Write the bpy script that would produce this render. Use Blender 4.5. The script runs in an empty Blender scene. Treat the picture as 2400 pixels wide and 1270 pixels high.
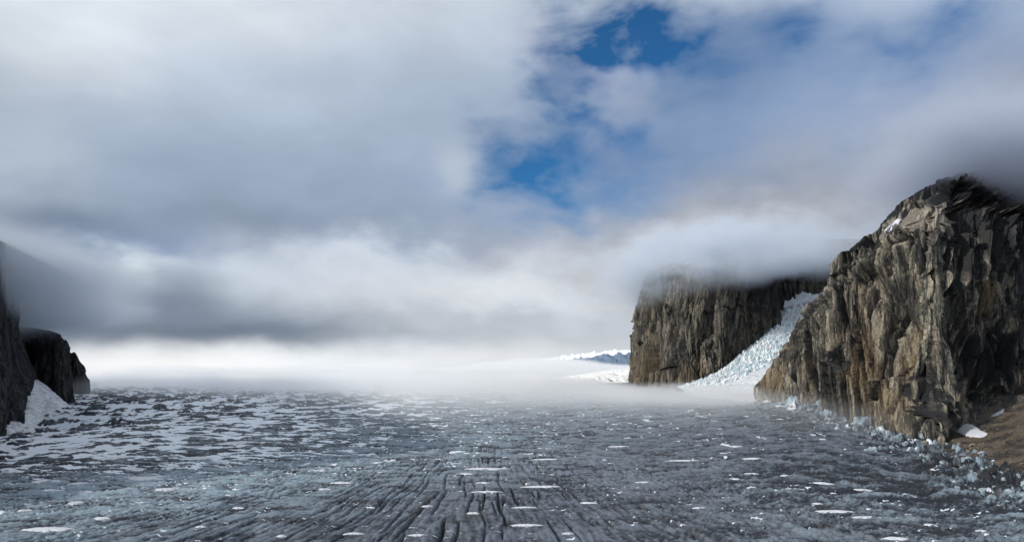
import bpy, bmesh, math, random
import numpy as np
from mathutils import Vector, Matrix

random.seed(7)
C = bpy.context.scene.collection
F32 = np.float32

# ------------------------------------------------------------------ camera
HCAM = 200.0
FPX, CX, CY, HY = 1714.0, 1200.0, 635.0, 868.0
TH = math.atan((HY - CY) / FPX)
CT, ST = math.cos(TH), math.sin(TH)

def at(px, py, d):
    """World point seen at photo pixel (px, py) at distance d along +Y."""
    cx, cy = (px - CX) / FPX, (CY - py) / FPX
    dy, dz = CT - cy * ST, ST + cy * CT
    k = d / dy
    return np.array([cx * k, d, HCAM + dz * k])

def proj(x, y, z):
    zz = z - HCAM
    fwd = np.maximum(y * CT + zz * ST, 1.0)
    up = -y * ST + zz * CT
    return CX + FPX * x / fwd, CY - FPX * up / fwd

# ------------------------------------------------------------------ noise
def _h(ix, iy, seed):
    with np.errstate(over='ignore'):
        h = ix.astype(np.uint32) * np.uint32(374761393) + iy.astype(np.uint32) * np.uint32(668265263) + np.uint32(seed * 2246822519 % 4294967296)
        h = (h ^ (h >> np.uint32(13))) * np.uint32(1274126177)
        h = (h ^ (h >> np.uint32(16))) * np.uint32(2654435769)
        return h ^ (h >> np.uint32(15))

def rnd(ix, iy, seed):
    return (_h(ix, iy, seed) & np.uint32(0xFFFFFF)).astype(F32) / F32(0xFFFFFF)

_A = np.linspace(0, 2 * np.pi, 256, endpoint=False)
_GX, _GY = np.cos(_A).astype(F32), np.sin(_A).astype(F32)

def perlin(x, y, seed=0):
    x = np.asarray(x, F32); y = np.asarray(y, F32)
    x0 = np.floor(x); y0 = np.floor(y)
    fx = x - x0; fy = y - y0
    ix = x0.astype(np.int32); iy = y0.astype(np.int32)
    u = fx * fx * fx * (fx * (fx * 6 - 15) + 10)
    v = fy * fy * fy * (fy * (fy * 6 - 15) + 10)
    def g(i, j):
        k = _h(ix + i, iy + j, seed) & np.uint32(255)
        return _GX[k] * (fx - i) + _GY[k] * (fy - j)
    a = g(0, 0); a = a + u * (g(1, 0) - a)
    b = g(0, 1); b = b + u * (g(1, 1) - b)
    return (a + v * (b - a)) * F32(1.5)

def fbm(x, y, seed=0, octv=4, gain=0.5, ridge=False):
    s = 0; a = 1.0; t = 0
    for o in range(octv):
        n = perlin(np.asarray(x) * 2 ** o + 17.3 * o, np.asarray(y) * 2 ** o - 9.1 * o, seed + o * 31)
        s = s + a * ((1 - 2 * np.abs(n)) if ridge else n); t += a; a *= gain
    return s / t

def worley(x, y, seed=0, jit=0.9):
    """F1, F2-F1 border distance, three cell randoms, offset to the cell point."""
    x = np.asarray(x, F32); y = np.asarray(y, F32)
    ix = np.floor(x).astype(np.int32); iy = np.floor(y).astype(np.int32)
    f1 = np.full(x.shape, 9.0, F32); f2 = f1.copy()
    cx_ = np.zeros(x.shape, np.int32); cy_ = cx_.copy()
    ox = np.zeros(x.shape, F32); oy = ox.copy()
    for j in (-1, 0, 1):
        for i in (-1, 0, 1):
            jx, jy = ix + i, iy + j
            dx = jx + 0.5 + jit * (rnd(jx, jy, seed) - 0.5) - x
            dy = jy + 0.5 + jit * (rnd(jx, jy, seed + 1) - 0.5) - y
            d = np.sqrt(dx * dx + dy * dy)
            near = d < f1
            f2 = np.where(near, f1, np.minimum(f2, d))
            f1 = np.where(near, d, f1)
            cx_ = np.where(near, jx, cx_); cy_ = np.where(near, jy, cy_)
            ox = np.where(near, dx, ox); oy = np.where(near, dy, oy)
    r = [rnd(cx_, cy_, seed + k) for k in (5, 6, 7)]
    return f1, f2 - f1, r, ox, oy

def sstep(a, b, x):
    t = np.clip((x - a) / (b - a), 0, 1)
    return t * t * (3 - 2 * t)

def facet(x, y, seed, tilt=1.0):
    f1, e, r, ox, oy = worley(x, y, seed)
    return (r[0] - 0.5) * 1.0 + tilt * ((r[1] - 0.5) * ox + (r[2] - 0.5) * oy), e, r

def polydist(px, py, pts):
    """Distance from points to a polyline, and parameter 0..1 along it."""
    best = np.full(px.shape, 1e9, F32); par = np.zeros(px.shape, F32)
    n = len(pts) - 1
    for k in range(n):
        (ax, ay), (bx, by) = pts[k], pts[k + 1]
        vx, vy = bx - ax, by - ay
        t = np.clip(((px - ax) * vx + (py - ay) * vy) / (vx * vx + vy * vy + 1e-9), 0, 1)
        d = np.hypot(px - ax - t * vx, py - ay - t * vy)
        m = d < best
        best = np.where(m, d, best); par = np.where(m, (k + t) / n, par)
    return best, par

# ------------------------------------------------------------------ objects
def grid_mesh(name, P, attrs=None, smooth=True, flip=False, closed=False):
    """P: (rows, cols, 3) array of points -> mesh of quads."""
    nr, nc = P.shape[:2]
    me = bpy.data.meshes.new(name)
    nv = nr * nc
    me.vertices.add(nv)
    me.vertices.foreach_set('co', np.ascontiguousarray(P, F32).ravel())
    idx = np.arange(nv, dtype=np.int32).reshape(nr, nc)
    a, b, c, d = idx[:-1, :-1], idx[:-1, 1:], idx[1:, 1:], idx[1:, :-1]
    q = np.stack([a, b, c, d] if not flip else [a, d, c, b], -1).reshape(-1, 4)
    nf = len(q)
    me.loops.add(nf * 4); me.polygons.add(nf)
    me.loops.foreach_set('vertex_index', q.ravel())
    me.polygons.foreach_set('loop_start', np.arange(0, nf * 4, 4, dtype=np.int32))
    me.update(calc_edges=True)
    me.polygons.foreach_set('use_smooth', np.full(nf, smooth, bool))
    for k, v in (attrs or {}).items():
        at_ = me.attributes.new(k, 'FLOAT', 'POINT')
        at_.data.foreach_set('value', np.ascontiguousarray(v, F32).ravel())
    me.validate(); me.update()
    return me

def link(name, me, mat, parent=None):
    o = bpy.data.objects.new(name, me); C.objects.link(o)
    if mat: me.materials.clear(); me.materials.append(mat)
    if parent: o.parent = parent
    return o

def tag(o, label=None, cat=None, group=None, kind=None):
    if label: o['label'] = label
    if cat: o['category'] = cat
    if group: o['group'] = group
    if kind: o['kind'] = kind
    return o

# ------------------------------------------------------------------ node helper
class NT:
    def __init__(s, tree):
        s.t = tree; s.t.nodes.clear()
    def n(s, typ, **kw):
        nd = s.t.nodes.new(typ)
        for k, v in kw.items(): setattr(nd, k, v)
        return nd
    def put(s, sock, v):
        if v is None: return
        if hasattr(v, 'is_output') or isinstance(v, bpy.types.NodeSocket): s.t.links.new(v, sock)
        else: sock.default_value = v
    def m(s, op, a, b=None, c=None, clamp=False):
        nd = s.n('ShaderNodeMath', operation=op, use_clamp=clamp)
        for i, v in enumerate((a, b, c)): s.put(nd.inputs[i], v)
        return nd.outputs[0]
    def vm(s, op, a, b=None, out=0):
        nd = s.n('ShaderNodeVectorMath', operation=op)
        s.put(nd.inputs[0], a); s.put(nd.inputs[1], b)
        return nd.outputs[out]
    def mix(s, f, a, b):
        nd = s.n('ShaderNodeMix', data_type='RGBA')
        s.put(nd.inputs[0], f)
        for i, v in ((6, a), (7, b)):
            if isinstance(v, tuple) and len(v) == 3: v = (*v, 1)
            s.put(nd.inputs[i], v)
        return nd.outputs[2]
    def noise(s, vec, scale, detail=4, rough=0.5, dist=0.0, out=0, dims='3D'):
        nd = s.n('ShaderNodeTexNoise', noise_dimensions=dims)
        s.put(nd.inputs['Vector'], vec)
        nd.inputs['Scale'].default_value = scale; nd.inputs['Detail'].default_value = detail
        nd.inputs['Roughness'].default_value = rough; nd.inputs['Distortion'].default_value = dist
        return nd.outputs[out]
    def ramp(s, f, a, b, lo=0.0, hi=1.0, smooth=True):
        nd = s.n('ShaderNodeMapRange', interpolation_type='SMOOTHSTEP' if smooth else 'LINEAR')
        for i, v in enumerate((f, a, b, lo, hi)): s.put(nd.inputs[i], v)
        return nd.outputs[0]
    def mapping(s, vec, loc=(0, 0, 0), rot=(0, 0, 0), scale=(1, 1, 1), typ='POINT'):
        nd = s.n('ShaderNodeMapping', vector_type=typ)
        s.put(nd.inputs[0], vec)
        nd.inputs[1].default_value = loc; nd.inputs[2].default_value = rot; nd.inputs[3].default_value = scale
        return nd.outputs[0]
    def attr(s, name):
        return s.n('ShaderNodeAttribute', attribute_name=name).outputs['Fac']
    def bump(s, h, strength, dist):
        nd = s.n('ShaderNodeBump')
        nd.inputs['Strength'].default_value = strength; nd.inputs['Distance'].default_value = dist
        s.put(nd.inputs['Height'], h)
        return nd.outputs[0]

def surf(name, build):
    m = bpy.data.materials.new(name); m.use_nodes = True
    t = NT(m.node_tree)
    out = t.n('ShaderNodeOutputMaterial'); b = t.n('ShaderNodeBsdfPrincipled')
    t.t.links.new(b.outputs[0], out.inputs[0])
    col, rough, nrm, spec = build(t)
    if isinstance(col, tuple): col = (*col, 1)
    t.put(b.inputs['Base Color'], col); t.put(b.inputs['Roughness'], rough)
    if nrm is not None: t.put(b.inputs['Normal'], nrm)
    b.inputs['Specular IOR Level'].default_value = spec
    return m

def objco(t):
    return t.n('ShaderNodeTexCoord').outputs['Object']

# ------------------------------------------------------------------ materials
def rock_mat(name, dark, mid, tan, ochre, pale, warm=1.0):
    def b(t):
        p = objco(t)
        tone = t.attr('tone'); led = t.attr('ledge'); st = t.attr('stain')
        streak = t.noise(t.mapping(p, scale=(0.05, 0.05, 0.0045)), 1.0, 5, 0.62)
        big = t.noise(t.mapping(p, scale=(0.006, 0.006, 0.002)), 1.0, 4, 0.55)
        fine = t.noise(t.mapping(p, scale=(0.2, 0.2, 0.07)), 1.0, 4, 0.65)
        c = t.mix(t.ramp(tone, 0.15, 0.8), mid, tan)
        c = t.mix(t.m('MULTIPLY', t.ramp(t.m('ADD', t.m('MULTIPLY', tone, 0.35), fine), 0.62, 0.86), 0.8), c, pale)
        c = t.mix(t.m('MULTIPLY', t.ramp(big, 0.52, 0.7), 0.55 * warm), c, ochre)
        c = t.mix(t.m('MULTIPLY', t.ramp(streak, 0.47, 0.58), 0.85), c, dark)
        for sc_, w_, k_ in (((0.07, 0.07, 0.011), 0.035, 0.8), ((0.22, 0.22, 0.035), 0.06, 0.5)):
            vo = t.n('ShaderNodeTexVoronoi', feature='DISTANCE_TO_EDGE'); vo.inputs['Scale'].default_value = 1.0
            t.put(vo.inputs['Vector'], t.mapping(p, rot=(0.1, 0.08, 0.4), scale=sc_))
            c = t.mix(t.ramp(vo.outputs['Distance'], w_, 0.0, 0.0, k_), c, dark)
        c = t.mix(t.m('MULTIPLY', st, t.ramp(fine, 0.3, 0.6)), c, ochre)
        c = t.mix(t.m('MULTIPLY', led, t.ramp(fine, 0.2, 0.55)), c, (0.30, 0.265, 0.22))
        c = t.mix(t.ramp(t.attr('shade_veneer'), 0.2, 0.8), c, dark)  # near-black rock and painted shade share this mask
        h = t.m('ADD', t.m('MULTIPLY', fine, 1.0), t.m('MULTIPLY', streak, 1.5))
        return c, 0.85, t.bump(h, 0.9, 2.2), 0.25
    return surf(name, b)

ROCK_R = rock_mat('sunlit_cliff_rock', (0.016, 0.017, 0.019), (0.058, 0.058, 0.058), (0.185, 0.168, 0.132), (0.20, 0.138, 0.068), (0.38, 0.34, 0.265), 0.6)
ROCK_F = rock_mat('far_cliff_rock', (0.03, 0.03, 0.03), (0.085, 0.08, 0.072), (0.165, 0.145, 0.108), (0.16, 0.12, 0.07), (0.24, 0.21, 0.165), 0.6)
ROCK_L = rock_mat('shaded_cliff_rock', (0.012, 0.0125, 0.0145), (0.026, 0.028, 0.033), (0.048, 0.048, 0.050), (0.055, 0.046, 0.036), (0.09, 0.087, 0.083), 0.4)  # left walls' shade is put into darker colours of the same rock

def ice_build(t):
    p = objco(t)
    snow = t.attr('snow'); blue = t.attr('blue'); dirt_shade = t.attr('dirt_shade')
    n1 = t.noise(t.mapping(p, scale=(0.055, 0.07, 0.06)), 1.0, 6, 0.68)
    n2 = t.noise(t.mapping(p, scale=(0.009, 0.014, 0.02)), 1.0, 5, 0.6)
    n3 = t.noise(t.mapping(p, scale=(0.4, 0.5, 0.5)), 1.0, 3, 0.6)
    n4 = t.noise(t.mapping(p, scale=(0.14, 0.11, 0.12)), 1.0, 5, 0.7)
    mo = t.attr('mott')
    c = t.mix(t.ramp(t.m('ADD', t.m('MULTIPLY', mo, 0.6), t.m('MULTIPLY', n4, 0.4)), 0.33, 0.67), (0.018, 0.020, 0.028), (0.108, 0.117, 0.146))
    bl = t.m('MULTIPLY', blue, t.ramp(t.m('ADD', t.m('MULTIPLY', mo, 0.5), t.m('MULTIPLY', n2, 0.5)), 0.36, 0.60))
    c = t.mix(t.m('MULTIPLY', bl, 0.85, clamp=True), c, (0.38, 0.50, 0.58))
    c = t.mix(dirt_shade, c, t.mix(n3, (0.020, 0.018, 0.018), (0.065, 0.058, 0.052)))
    sn = t.ramp(t.m('ADD', snow, t.m('ADD', t.m('MULTIPLY', t.m('SUBTRACT', n1, 0.5), 0.7), t.m('MULTIPLY', t.m('SUBTRACT', n4, 0.5), 0.5))), 0.38, 0.68)
    c = t.mix(sn, c, t.mix(n2, (0.58, 0.65, 0.74), (0.80, 0.84, 0.89)))
    h = t.m('ADD', n1, t.m('MULTIPLY', n3, 0.25))
    return c, 0.6, t.bump(t.m('MULTIPLY', h, t.m('SUBTRACT', 1.15, sn)), 0.8, 2.5), 0.3
ICE = surf('glacier_ice', ice_build)

def fall_build(t):
    p = objco(t)
    tone = t.attr('tone')
    n = t.noise(t.mapping(p, scale=(0.02, 0.02, 0.03)), 1.0, 5, 0.65)
    c = t.mix(t.ramp(t.m('ADD', t.m('MULTIPLY', tone, 0.6), t.m('MULTIPLY', n, 0.4)), 0.24, 0.58), (0.45, 0.61, 0.67), (0.83, 0.855, 0.87))
    c = t.mix(t.ramp(n, 0.56, 0.72, 0, 0.65), c, (0.36, 0.35, 0.345))
    return c, 0.55, t.bump(n, 0.6, 4.0), 0.3
FALL = surf('blue_white_serac_ice', fall_build)

def snow_build(t):
    p = objco(t)
    n = t.noise(t.mapping(p, scale=(0.02, 0.02, 0.03)), 1.0, 5, 0.6)
    n2 = t.noise(t.mapping(p, rot=(0, 0, 0.5), scale=(0.12, 0.015, 0.03)), 1.0, 3, 0.6)
    c = t.mix(t.ramp(n, 0.35, 0.7), (0.72, 0.75, 0.79), (0.56, 0.57, 0.60))
    c = t.mix(t.ramp(n2, 0.53, 0.66, 0, 0.75), c, (0.22, 0.215, 0.215))
    return c, 0.7, t.bump(n, 0.4, 3.0), 0.2
SNOW = surf('weathered_snow', snow_build)

def clean_snow(t):
    p = objco(t)
    n = t.noise(t.mapping(p, scale=(0.08, 0.08, 0.08)), 1.0, 5, 0.6)
    return t.mix(n, (0.70, 0.71, 0.75), (0.50, 0.52, 0.57)), 0.7, t.bump(n, 0.4, 1.0), 0.2
PATCH = surf('patch_snow', clean_snow)

def block_build(t):
    p = objco(t)
    n = t.noise(t.mapping(p, scale=(0.9, 0.9, 0.5)), 1.0, 5, 0.7)
    oi = t.n('ShaderNodeObjectInfo').outputs['Random']
    c = t.mix(t.ramp(t.m('ADD', n, t.m('MULTIPLY', t.m('SUBTRACT', oi, 0.5), 0.4)), 0.42, 0.60), (0.022, 0.025, 0.029), (0.28, 0.355, 0.395))
    c = t.mix(t.ramp(n, 0.62, 0.72, 0, 0.75), c, (0.70, 0.74, 0.77))
    return c, 0.5, t.bump(n, 0.8, 0.5), 0.35
BLOCK = surf('grubby_ice_block', block_build)

def scree_build(t):
    p = objco(t)
    n = t.noise(t.mapping(p, scale=(0.012, 0.02, 0.03)), 1.0, 6, 0.68)
    f = t.noise(t.mapping(p, scale=(0.25, 0.25, 0.25)), 1.0, 4, 0.75)
    c = t.mix(t.ramp(n, 0.45, 0.57), (0.120, 0.095, 0.072), (0.034, 0.032, 0.031))
    c = t.mix(t.ramp(f, 0.5, 0.75), c, (0.23, 0.185, 0.14))
    c = t.mix(t.ramp(f, 0.46, 0.36), c, (0.03, 0.026, 0.023))
    return c, 0.9, t.bump(f, 1.0, 3.0), 0.2
SCREE = surf('brown_scree', scree_build)

def ledge_build(t):
    p = objco(t)
    f = t.noise(t.mapping(p, scale=(0.12, 0.12, 0.12)), 1.0, 5, 0.7)
    return t.mix(t.ramp(f, 0.35, 0.65), (0.10, 0.088, 0.072), (0.25, 0.22, 0.18)), 0.9, t.bump(f, 1.0, 3.0), 0.2
LEDGE = surf('gravel_ledge', ledge_build)

def boulder_build(t):
    p = objco(t)
    n = t.noise(t.mapping(p, scale=(0.6, 0.6, 0.6)), 1.0, 4, 0.6)
    return t.mix(n, (0.12, 0.10, 0.08), (0.36, 0.30, 0.24)), 0.9, t.bump(n, 0.6, 0.5), 0.2
BOULDER = surf('tan_boulder', boulder_build)

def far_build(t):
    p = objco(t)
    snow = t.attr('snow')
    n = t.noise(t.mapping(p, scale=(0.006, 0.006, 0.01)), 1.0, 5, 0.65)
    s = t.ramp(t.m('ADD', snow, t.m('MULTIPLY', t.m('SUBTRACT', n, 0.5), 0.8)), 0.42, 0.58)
    return t.mix(s, (0.15, 0.21, 0.29), (0.86, 0.89, 0.92)), 0.8, t.bump(n, 0.5, 20.0), 0.2  # rock is tinted blue, distance haze put into its base colour
FAR = surf('far_mountain_snow_and_hazed_rock', far_build)

# ------------------------------------------------------------------ glacier height
_ctrl = [at(*q) for q in [
    (1200, 1100, 1532), (600, 1100, 1532), (100, 1100, 1500), (1700, 1090, 1560), (2050, 1080, 1620),
    (1200, 1000, 2250), (700, 1000, 2250), (300, 1000, 2250), (1600, 1000, 2200), (1200, 960, 2800),
    (600, 960, 2800), (1200, 920, 4000), (600, 920, 4200), (300, 950, 3050), (300, 915, 4600),
    (300, 905, 6500), (1200, 900, 6000), (700, 900, 6000), (1200, 892, 9000), (300, 894, 9000),
    (1600, 950, 2900), (1700, 946, 3150), (1800, 954, 2720), (1860, 950, 2500), (1960, 974, 2320),
    (2030, 995, 2230), (2100, 1022, 2110), (2200, 1052, 1930), (2300, 1095, 1640), (2400, 1138, 1430),
    (1600, 922, 4000), (1485, 902, 5000), (205, 928, 4000), (175, 950, 3350), (100, 1000, 2700),
    (40, 1035, 2350), (0, 1025, 2200), (-150, 1100, 1700), (2100, 1110, 1600), (2250, 1160, 1300)]]
_ctrl += [np.array([x, y, 0.0]) for y in (350, 900, 1250) for x in (-1300, -600, 0, 600, 1100) if not (y == 1250 and abs(x) > 900)]
_ctrl += [np.array(v, float) for v in [(-4500, 3000, 60), (-4500, 7000, 110), (3500, 3000, 100), (3500, 7000, 150), (2500, 1200, -10)]]
_K = np.array(_ctrl)
def _phi(r2):
    return 0.5 * r2 * np.log(r2 + 1e-9)
def _tps():
    xy = _K[:, :2] / 1000.0
    n = len(xy)
    r2 = ((xy[:, None] - xy[None]) ** 2).sum(-1)
    A = np.zeros((n + 3, n + 3))
    A[:n, :n] = _phi(r2) + np.eye(n) * 0.004
    A[:n, n] = 1; A[:n, n + 1:] = xy; A[n, :n] = 1; A[n + 1:, :n] = xy.T
    return xy, np.linalg.solve(A, np.concatenate([_K[:, 2], np.zeros(3)]))
_XY, _W = _tps()
def base_z(x, y):
    x = np.asarray(x, F32) / 1000; y = np.asarray(y, F32) / 1000
    n = len(_XY)
    z = _W[n] + _W[n + 1] * x + _W[n + 2] * y
    for i in range(n):
        z = z + F32(_W[i]) * _phi((x - F32(_XY[i, 0])) ** 2 + (y - F32(_XY[i, 1])) ** 2)
    return z

def field(pts, sig=0.16):
    """Smooth world-space field from (px, py, value) picks on the ice surface."""
    W = []
    for px, py, v in pts:
        d = 2000.0
        for _ in range(25):
            p = at(px, py, d)
            zz = float(base_z(np.array([p[0]]), np.array([d]))[0])
            slope = (HCAM - p[2]) / d
            d = 0.5 * d + 0.5 * min(max((HCAM - zz) / max(slope, 1e-3), 400), 6500)
        W.append((d, p[0], v))
    def f(x, y):
        num = 0; den = 1e-6
        for d, x0, v in W:
            w = np.exp(-((np.log(y / d)) ** 2 / (2 * sig ** 2) + ((x - x0) / (0.16 * d)) ** 2 / 2))
            num = num + w * v; den = den + w
        return num / den
    return f

snow_frac = field([(100, 985, .70), (300, 950, .72), (350, 990, .70), (600, 980, .74), (100, 1075, .48), (330, 1060, .55), (550, 1040, .6), (750, 1030, .45),
                   (100, 1170, .16), (400, 1150, .16), (900, 990, .24), (1100, 1040, .2), (1300, 1000, .14), (1600, 1010, .10), (1200, 1120, .1),
                   (1200, 1240, .03), (700, 1200, .04), (1600, 1120, .10), (1900, 1100, .10), (2200, 1160, .20), (1900, 1230, .10), (2300, 1240, .16),
                   (150, 1250, .04), (950, 1250, .02), (2000, 1030, .10)])
blue_f = field([(350, 1130, .9), (550, 1150, 1), (480, 1180, .9), (700, 1090, .7), (250, 1190, .6), (1000, 1060, .6), (1050, 1000, .45), (900, 1000, .4), (800, 1200, .15), (1000, 1120, .35),
                (100, 1060, .25), (1300, 1100, .12), (1600, 1050, .1), (1200, 1240, .1), (100, 1240, .2), (600, 1250, .1), (1900, 1150, .25), (2200, 1180, .55),
                (2000, 1250, .25), (2350, 1250, .4), (600, 980, .1), (300, 980, .05), (1200, 1180, .02), (900, 1220, .02), (100, 1120, .1), (1000, 1180, .1)])
crev_f = field([(950, 1230, 1), (700, 1200, .95), (1200, 1200, .9), (1450, 1210, .7), (500, 1250, .9), (1800, 1240, .45), (950, 1110, .45), (1100, 1100, .35), (400, 1180, .1), (700, 1110, .1),
                (1400, 1090, .25), (150, 1240, .1), (150, 1100, 0), (1900, 1150, .1), (1200, 1000, 0), (600, 1000, 0), (1700, 1000, 0), (2250, 1250, .15)])
rough_f = field([(150, 1000, 1), (300, 960, 1), (250, 1060, .75), (500, 1000, .6), (800, 1000, .45), (400, 1150, .3), (1200, 1000, .35), (1600, 1050, .35), (1200, 1200, .3), (2200, 1150, .7), (2000, 1220, .5)])

MARGIN = [tuple(at(*q)[:2]) for q in [(1800, 936, 2720), (1860, 950, 2500), (1960, 974, 2320), (2030, 995, 2230), (2100, 1022, 2110), (2200, 1056, 1930), (2300, 1100, 1640), (2400, 1143, 1430), (2520, 1200, 1200)]]

# big single snow patches lying on the ice: px, py, half-width px, half-height px
PATCHES = [
    (112, 1239, 54, 12), (340, 1120, 50, 9), (96, 1127, 20, 8), (388, 1146, 26, 6), (188, 1132, 24, 4), (60, 1196, 16, 4), (120, 1148, 24, 4),
    (204, 1152, 20, 4), (176, 1178, 18, 8), (238, 1214, 22, 5), (20, 1108, 34, 8), (60, 1094, 22, 5), (316, 1099, 20, 4), (470, 1072, 40, 7), (520, 1080, 24, 6),
    (404, 1092, 20, 4), (560, 1036, 36, 6), (270, 1072, 40, 7), (420, 1020, 30, 5), (180, 1054, 34, 6), (650, 1060, 26, 3),
    (1140, 1098, 54, 4), (1090, 1110, 26, 2), (1270, 1140, 50, 3), (1140, 1152, 34, 2), (1232, 1230, 36, 4), (1280, 1076, 36, 2), (1230, 1189, 30, 2), (1130, 1131, 20, 2),
    (800, 1131, 30, 3), (740, 1103, 24, 2), (760, 1146, 16, 2), (830, 1250, 22, 2), (980, 1254, 24, 2), (1110, 1202, 18, 2), (1000, 1186, 14, 2),
    (1600, 1079, 50, 2), (1762, 1074, 26, 3), (1856, 1146, 30, 3), (1930, 1132, 24, 5), (1700, 1042, 12, 6), (1724, 1046, 16, 3), (2024, 1148, 28, 4), (1954, 1198, 46, 6), (2030, 1212, 36, 4),
    (2096, 1261, 30, 6), (1916, 1180, 14, 2), (2190, 1100, 14, 4), (1760, 1110, 20, 2), (1840, 1114, 14, 2), (1450, 1046, 26, 2), (1510, 1130, 22, 2), (1640, 1190, 18, 2), (2180, 1230, 16, 4),
    (2080, 1242, 14, 3), (2300, 1244, 18, 4), (1720, 1122, 14, 2), (1380, 1178, 20, 2), (1330, 1250, 14, 2), (560, 1190, 16, 2), (470, 1234, 14, 2), (660, 1256, 14, 2)]
def on_ice(px, py):
    d = 1500.0
    for _ in range(40):
        p = at(px, py, d)
        zz = float(base_z(np.array([p[0]]), np.array([d]))[0])
        d = 0.5 * d + 0.5 * min(max((HCAM - zz) / max((HCAM - p[2]) / d, 1e-3), 400), 6500)
    return at(px, py, d)
PW = []
for (px, py, hw, hh) in PATCHES:
    a, b = on_ice(px, py - hh), on_ice(px, py + hh); c = on_ice(px, py)
    PW.append((c[0], c[1], 0.92 * hw / FPX * c[1], max(0.72 * (a[1] - b[1]) / 2, 3.5)))

def relief(x, y):
    """Height above the smooth ice surface, plus snow/blue/dirt/mottling fields."""
    x = np.asarray(x, F32); y = np.asarray(y, F32)
    wx = x + 25 * perlin(x / 160, y / 160, 3); wy = y + 25 * perlin(x / 160, y / 160, 4)
    # flow coordinate: lines of constant qx run down the valley and splay towards the viewer
    qx = (x + 110.0) * (1 - 0.00056 * np.maximum(1600 - y, -1200)) + 6 * perlin(x / 110, y / 190, 41) + 1.0 * perlin(x / 22, y / 60, 40)
    w1 = sstep(1900, 1150, y); w2 = sstep(900, 1500, y) * sstep(3800, 2300, y); w3 = sstep(1700, 2800, y)
    cf = np.clip(crev_f(x, y), 0, 1)
    rf = np.clip(rough_f(x, y), 0, 1)
    trans = fbm(wx / 30, wy / 8.5, 11, 4, 0.6)                   # cross-valley ripples
    along = fbm(qx / 6, y / 60, 16, 4, 0.6)                     # flow-aligned grain
    n1 = trans * (1 - 0.9 * cf) + along * (0.45 + 0.3 * cf)
    n2 = fbm(wx / 52, wy / 18, 12, 4, 0.62)
    n3 = fbm(wx / 110, wy / 60, 13, 4, 0.58)
    wt = np.sqrt(w1 ** 2 + w2 ** 2 + w3 ** 2) + 1e-4
    nL = fbm(wx / 62, wy / 24, 17, 4, 0.55); nM = fbm(wx / 92, wy / 42, 18, 4, 0.55)
    kL = sstep(0.35, 0.8, rf)
    n1 = n1 * (1 - kL) + nL * kL; n2 = n2 * (1 - kL) + nL * kL * 0.5 + nM * kL * 0.5; n3 = n3 * (1 - kL) + nM * kL
    H = (w1 * n1 + w2 * n2 + w3 * n3) / wt / 0.30
    md, mp = polydist(x, y, MARGIN)
    marg = np.exp(-(md / 75.0) ** 2) + 0.35 * np.exp(-(md / 190.0) ** 2)
    fr, e, rr = facet(wx / 30, wy / 17, 21, 0.9)
    fr2, e2, rr2 = facet(wx / 62, wy / 44, 22, 0.9)
    blocky = fr * w1 + fr2 * (1 - w1)
    H = H + blocky * 1.5 * rf ** 1.5
    sf = np.clip(snow_frac(x, y), 0.004, 0.95)
    q = np.clip(sf - 0.14 * np.exp(-(md / 120.0) ** 2), 0.004, 0.95)
    thr = np.sqrt(2) * np.where(q < .5, -1, 1) * np.sqrt(np.maximum(-np.log(1 - (2 * q - 1) ** 2 + 1e-6), 0)) * 0.88
    amp = 0.9 + 8.5 * np.maximum(rf - 0.15, 0) + 1.2 * w3 - 0.5 * sstep(0.2, 0.8, cf)
    z = amp * np.maximum(H, thr)
    snow = sstep(0.30, -0.25, H - thr)
    # short snow slivers caught in the cross cracks of the bare ice
    sl = fbm(wx / 27 + 3, wy / 7, 71, 3, 0.5); sl2 = fbm(wx / 46 + 9, wy / 14, 72, 3, 0.5)
    sl = sl * sstep(2000, 1200, y) + sl2 * sstep(1200, 2000, y)
    cut_ = 0.46 + 0.06 * cf - 0.10 * sstep(-0.2, 0.3, perlin(x / 130, y / 90, 73)) - 0.12 * sf
    snow = np.maximum(snow, sstep(cut_, cut_ + 0.05, sl) * 0.95)
    # crevasses running down the flow
    def lines(q0, wid, sp, sd, ln):
        u = q0 / sp + 0.5 * perlin(q0 / (sp * 3.1), y / (ln * 2.2), sd)
        k = np.floor(u).astype(np.int32); f = np.abs(u - k - 0.5) * sp
        on = perlin(k * 3.7 + 0.5, y / ln + rnd(k, k, sd + 1) * 37, sd + 2)
        w_ = wid * (0.5 + 0.8 * sstep(-0.05, 0.5, on))
        return np.exp(-(f / w_) ** 2) * sstep(-0.02, 0.16, on)
    cv = np.maximum(lines(qx, 1.2, 21, 42, 300), 0.7 * lines(qx + 13, 0.9, 14, 46, 190))
    cv = np.maximum(cv, 0.6 * lines(qx + 5 - 0.05 * y, 0.9, 47, 146, 170))
    cv = cv * sstep(0.05, 0.55, cf + 0.25 * perlin(x / 90, y / 120, 49))
    z = z - 14.0 * cv
    snow = snow * (1 - np.clip(cv * 1.3, 0, 1))
    # broken ice along the right-hand rock
    side = fbm(x / 60, y / 60, 51, 3)
    f3, e3, r3 = facet(wx / 15, wy / 17, 52, 1.3)
    f4, e4, r4 = facet(wx / 34, wy / 36, 53, 1.2)
    z = z + marg * (f3 * 12 + f4 * 16 + 3 + 10 * side - 7 * np.exp(-(e3 / 0.12) ** 2))
    blue = np.clip(blue_f(x, y) + 0.6 * marg * (r3[1] * 1.1), 0, 1.2)
    dirt_shade = np.clip(sstep(0.05, 0.5, fbm(x / 90, y / 60, 55, 4)) * sstep(0.10, 0.5, marg) * 1.1, 0, 1)
    dirt_shade = np.maximum(dirt_shade, np.clip(cv * 1.1, 0, 1))  # crevasses blackened in colour too, standing in for the shade inside them
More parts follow.
